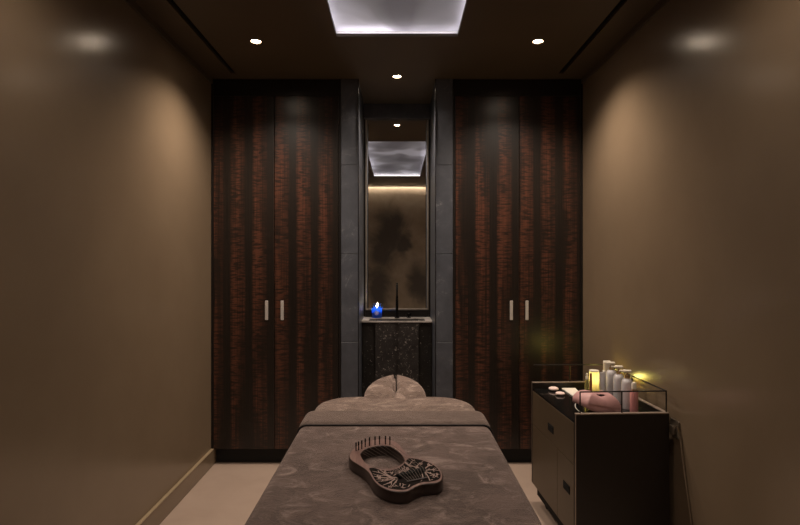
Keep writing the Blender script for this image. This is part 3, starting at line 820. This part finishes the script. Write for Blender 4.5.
# squeeze tube leaning by the candle
t = thing('squeeze_tube', 'white squeeze tube standing on its cap between frosted jar and bottles', 'tube', at(602.2, 396.0, ZW), .5)
b = B(); cyl(b, 0, 0, 0, .020, .016, .0165, 24); obj('cap', b, M['cream'], t, True)
b = B(); rings = []
for i in range(12):
    u = i / 11; z = .0205 + .112 * u; sx = .0195 + .004 * u; sy = .0195 * (1 - u) + .0012 * u
    rings.append([(sx * math.cos(2 * PI * k / 24), sy * math.sin(2 * PI * k / 24), z) for k in range(24)])
loft(b, rings); obj('tube_body', b, M['white_plastic'], t, True)
# tall cream box behind the bottles
t = thing('cream_bottle', 'tall cream square capped bottle behind the farthest pump bottle', 'bottle', (1.172, 3.115, ZW))
b = B(); rounded_slab(b, -.021, .021, -.014, .014, 0, .135, .006, .004); obj('bottle_body', b, M['white_plastic'], t, True)
b = B(); rounded_slab(b, -.019, .019, -.012, .012, .1355, .188, .005, .002); obj('cap', b, M['cream'], t, True)
# small olive bottle
t = thing('dropper_bottle', 'tiny olive glass bottle with white cap left of the frosted yellow jar', 'bottle', at(587.0, 396, ZW))
b = B(); lathe(b, 0, 0, [(0, 0), (.0125, 0), (.013, .003), (.013, .082), (.010, .090), (.0065, .094), (0, .094)], 24); obj('bottle_body', b, M['amber'], t, True)
b = B(); lathe(b, 0, 0, [(0, .0945), (.0075, .0945), (.0075, .108), (.005, .112), (.006, .118), (.005, .126), (0, .127)], 20); obj('cap', b, M['cream'], t, True)
t = thing('copper_vial', 'slim copper brown vial standing in front of the frosted yellow jar', 'vial', at(590.8, 400, ZW))
b = B(); lathe(b, 0, 0, [(0, 0), (.0065, 0), (.007, .002), (.007, .105), (.006, .107), (0, .107)], 20); obj('vial_body', b, M['copper'], t, True)
b = B(); lathe(b, 0, 0, [(0, .1075), (.0062, .1075), (.0062, .140), (.005, .143), (0, .143)], 20); obj('cap', b, M['copper'], t, True)
# cotton pads
def pebble(name, label, px, py, sx, sy, sz, rz, group):
    b = B(); lathe(b, 0, 0, [(0, 0)] + [(math.sin(PI * i / 12) ** .8, sz / 2 * (1 - math.cos(PI * i / 12))) for i in range(1, 12)] + [(0, sz)], 24, sx, sy)
    o = obj(name, b, M['pebble'], None, True); o.location = at(px, py, ZW + .0003); o.rotation_euler = (0, 0, rz); tag(o, label, 'pad', group); return o
pebble('rolled_pad', 'blush round pad on the trolley top, farther of the pair', 553.6, 390.6, .028, .030, .022, .2, 'blush pads on the trolley')
pebble('rolled_pad', 'blush round pad on the trolley top, nearer of the pair', 560.2, 395.0, .026, .026, .018, .8, 'blush pads on the trolley')
# folded cloth
b = B()
c4 = [at(561.5, 389.0, ZW), at(575.5, 389.0, ZW), at(583, 396.6, ZW), at(572.5, 396.6, ZW)]
loft(b, [[(x, y, ZW + .0005) for x, y, z in c4], [(x, y, ZW + .007) for x, y, z in c4]])
es = [e for e in b.edges]; bmesh.ops.bevel(b, geom=es, offset=.002, segments=2, affect='EDGES')
o = obj('folded_cloth', b, M['paper'], None, True); tag(o, 'small white folded cloth lying behind the pink face mask', 'cloth')
# pink face mask lying face up
t = thing('face_mask', 'rigid pink facial mask lying on the trolley behind the near rail', 'face mask', (.985, 2.725, ZW + .0005), .22)
b = B(); nu, nv = 64, 56; G = {}
for i in range(nu + 1):
    for j in range(nv + 1):
        u = i / nu * 2 - 1; v = j / nv * 2 - 1
        # square to disc
        x = u * math.sqrt(1 - v * v / 3.2); y = v * math.sqrt(1 - u * u / 3.2)
        r = max(abs(u), abs(v)) * .7 + .3 * min(1, math.hypot(x, y)); r = min(1, r); w = .086 * (1 - .18 * max(0, x))
        z = .098 * (1 - r ** 2.8) ** .5 if r < 1 else 0
        z += .010 * math.exp(-((x - .18) / .18) ** 2 - (y / .16) ** 2)
        lift = .058 * ((1 - x) / 2) ** 2.6; z = z * (1 - .12 * ((1 - x) / 2) ** 2) + lift
        z += .006 * math.exp(-((x - .50) / .12) ** 2 - (y / .3) ** 2)
        z -= .007 * math.exp(-((x + .14) / .16) ** 2) * (math.exp(-((y - .42) / .22) ** 2) + math.exp(-((y + .42) / .22) ** 2))
        G[i, j] = b.verts.new((x * .112 - (.010 * ((1 - x) / 2) ** 2), y * w, max(z, 0)))
eye = []
for i in range(nu):
    for j in range(nv):
        u_ = (i + .5) / nu * 2 - 1; v_ = (j + .5) / nv * 2 - 1; x = u_ * math.sqrt(1 - v_ * v_ / 2); y = v_ * math.sqrt(1 - u_ * u_ / 2)
        if any(((x + .06) / .20) ** 2 + ((y - s * .40) / .10) ** 2 < 1 for s in (-1, 1)) or ((x - .52) / .045) ** 2 + (y / .24) ** 2 < 1: continue
        b.faces.new((G[i, j], G[i + 1, j], G[i + 1, j + 1], G[i, j + 1]))
for v in [v for v in b.verts if not v.link_faces]: b.verts.remove(v)
mk = obj('mask_shell', b, M['pink_soft'], t, True)
md = mk.modifiers.new('s', 'SOLIDIFY'); md.thickness = .004; md.offset = -1
b = B(); rounded_slab(b, -.040, .078, -.050, .050, .002, .055, .05, .03); obj('liner', b, M['black'], t, True)
b = B(); pts = [(-.088 - .032 * math.sin(PI * i / 16), .03 - .07 * i / 16, .068 - .060 * i / 16) for i in range(17)]
tube(b, pts, .0075, 10, True, .5); obj('strap', b, M['black'], t, True)
b = B(); pts = [(-.090 - .041 * math.sin(PI * i / 16), .024 - .07 * i / 16, .070 - .062 * i / 16) for i in range(17)]
tube(b, pts, .0022, 8); obj('strap_piping', b, M['paper'], t, True)['label'] = 'white piping on the strap'

# socket and cable on the right wall
t = thing('wall_socket', 'small brown wall socket on the right wall beside the trolley', 'socket', (W, 2.60, .665))
b = B(); box(b, -.008, 0, -.04, .04, -.06, .02, .003); obj('cover_plate', b, M['plug'], t)
b = B(); box(b, -.026, -.008, -.018, .018, -.045, -.005, .005); obj('plug', b, M['plug'], t)
b = B(); pts = [(W - .022, 2.575, .650), (W - .016, 2.562, .668), (W - .008, 2.552, .640), (W - .006, 2.535, .56), (W - .006, 2.49, .40), (W - .006, 2.44, .22), (W - .006, 2.41, .112), (W - .028, 2.40, .095), (W - .028, 2.40, .005)]
o = obj('power_cable', b if not tube(b, pts, .0035, 8) else b, M['cable'], None, True); tag(o, 'thin brown cable running down the right wall from the socket', 'cable')

# ------------------------------------------------------------------ camera, world, view
cd = bpy.data.cameras.new('camera'); cam = bpy.data.objects.new('camera', cd); COL.objects.link(cam)
cam.location = (0, 0, CAMZ); cam.rotation_euler = (PI / 2, 0, 0)
cd.sensor_width = 36; cd.lens = F / 800 * 36; cd.shift_x = 3 / 800; cd.shift_y = -.5 / 800; cd.clip_start = .02
sc.camera = cam
w = bpy.data.worlds.new('world'); sc.world = w; w.use_nodes = True
w.node_tree.nodes['Background'].inputs[0].default_value = (0, 0, 0, 1)
sc.view_settings.view_transform = 'Standard'; sc.view_settings.look = 'None'; sc.view_settings.gamma = 1; sc.view_settings.use_curve_mapping = False
sc.view_settings.exposure = 0.0
sc.cycles.use_denoising = True
sc.cycles.max_bounces = 10; sc.cycles.diffuse_bounces = 5; sc.cycles.glossy_bounces = 5
sc.cycles.sample_clamp_indirect = 4
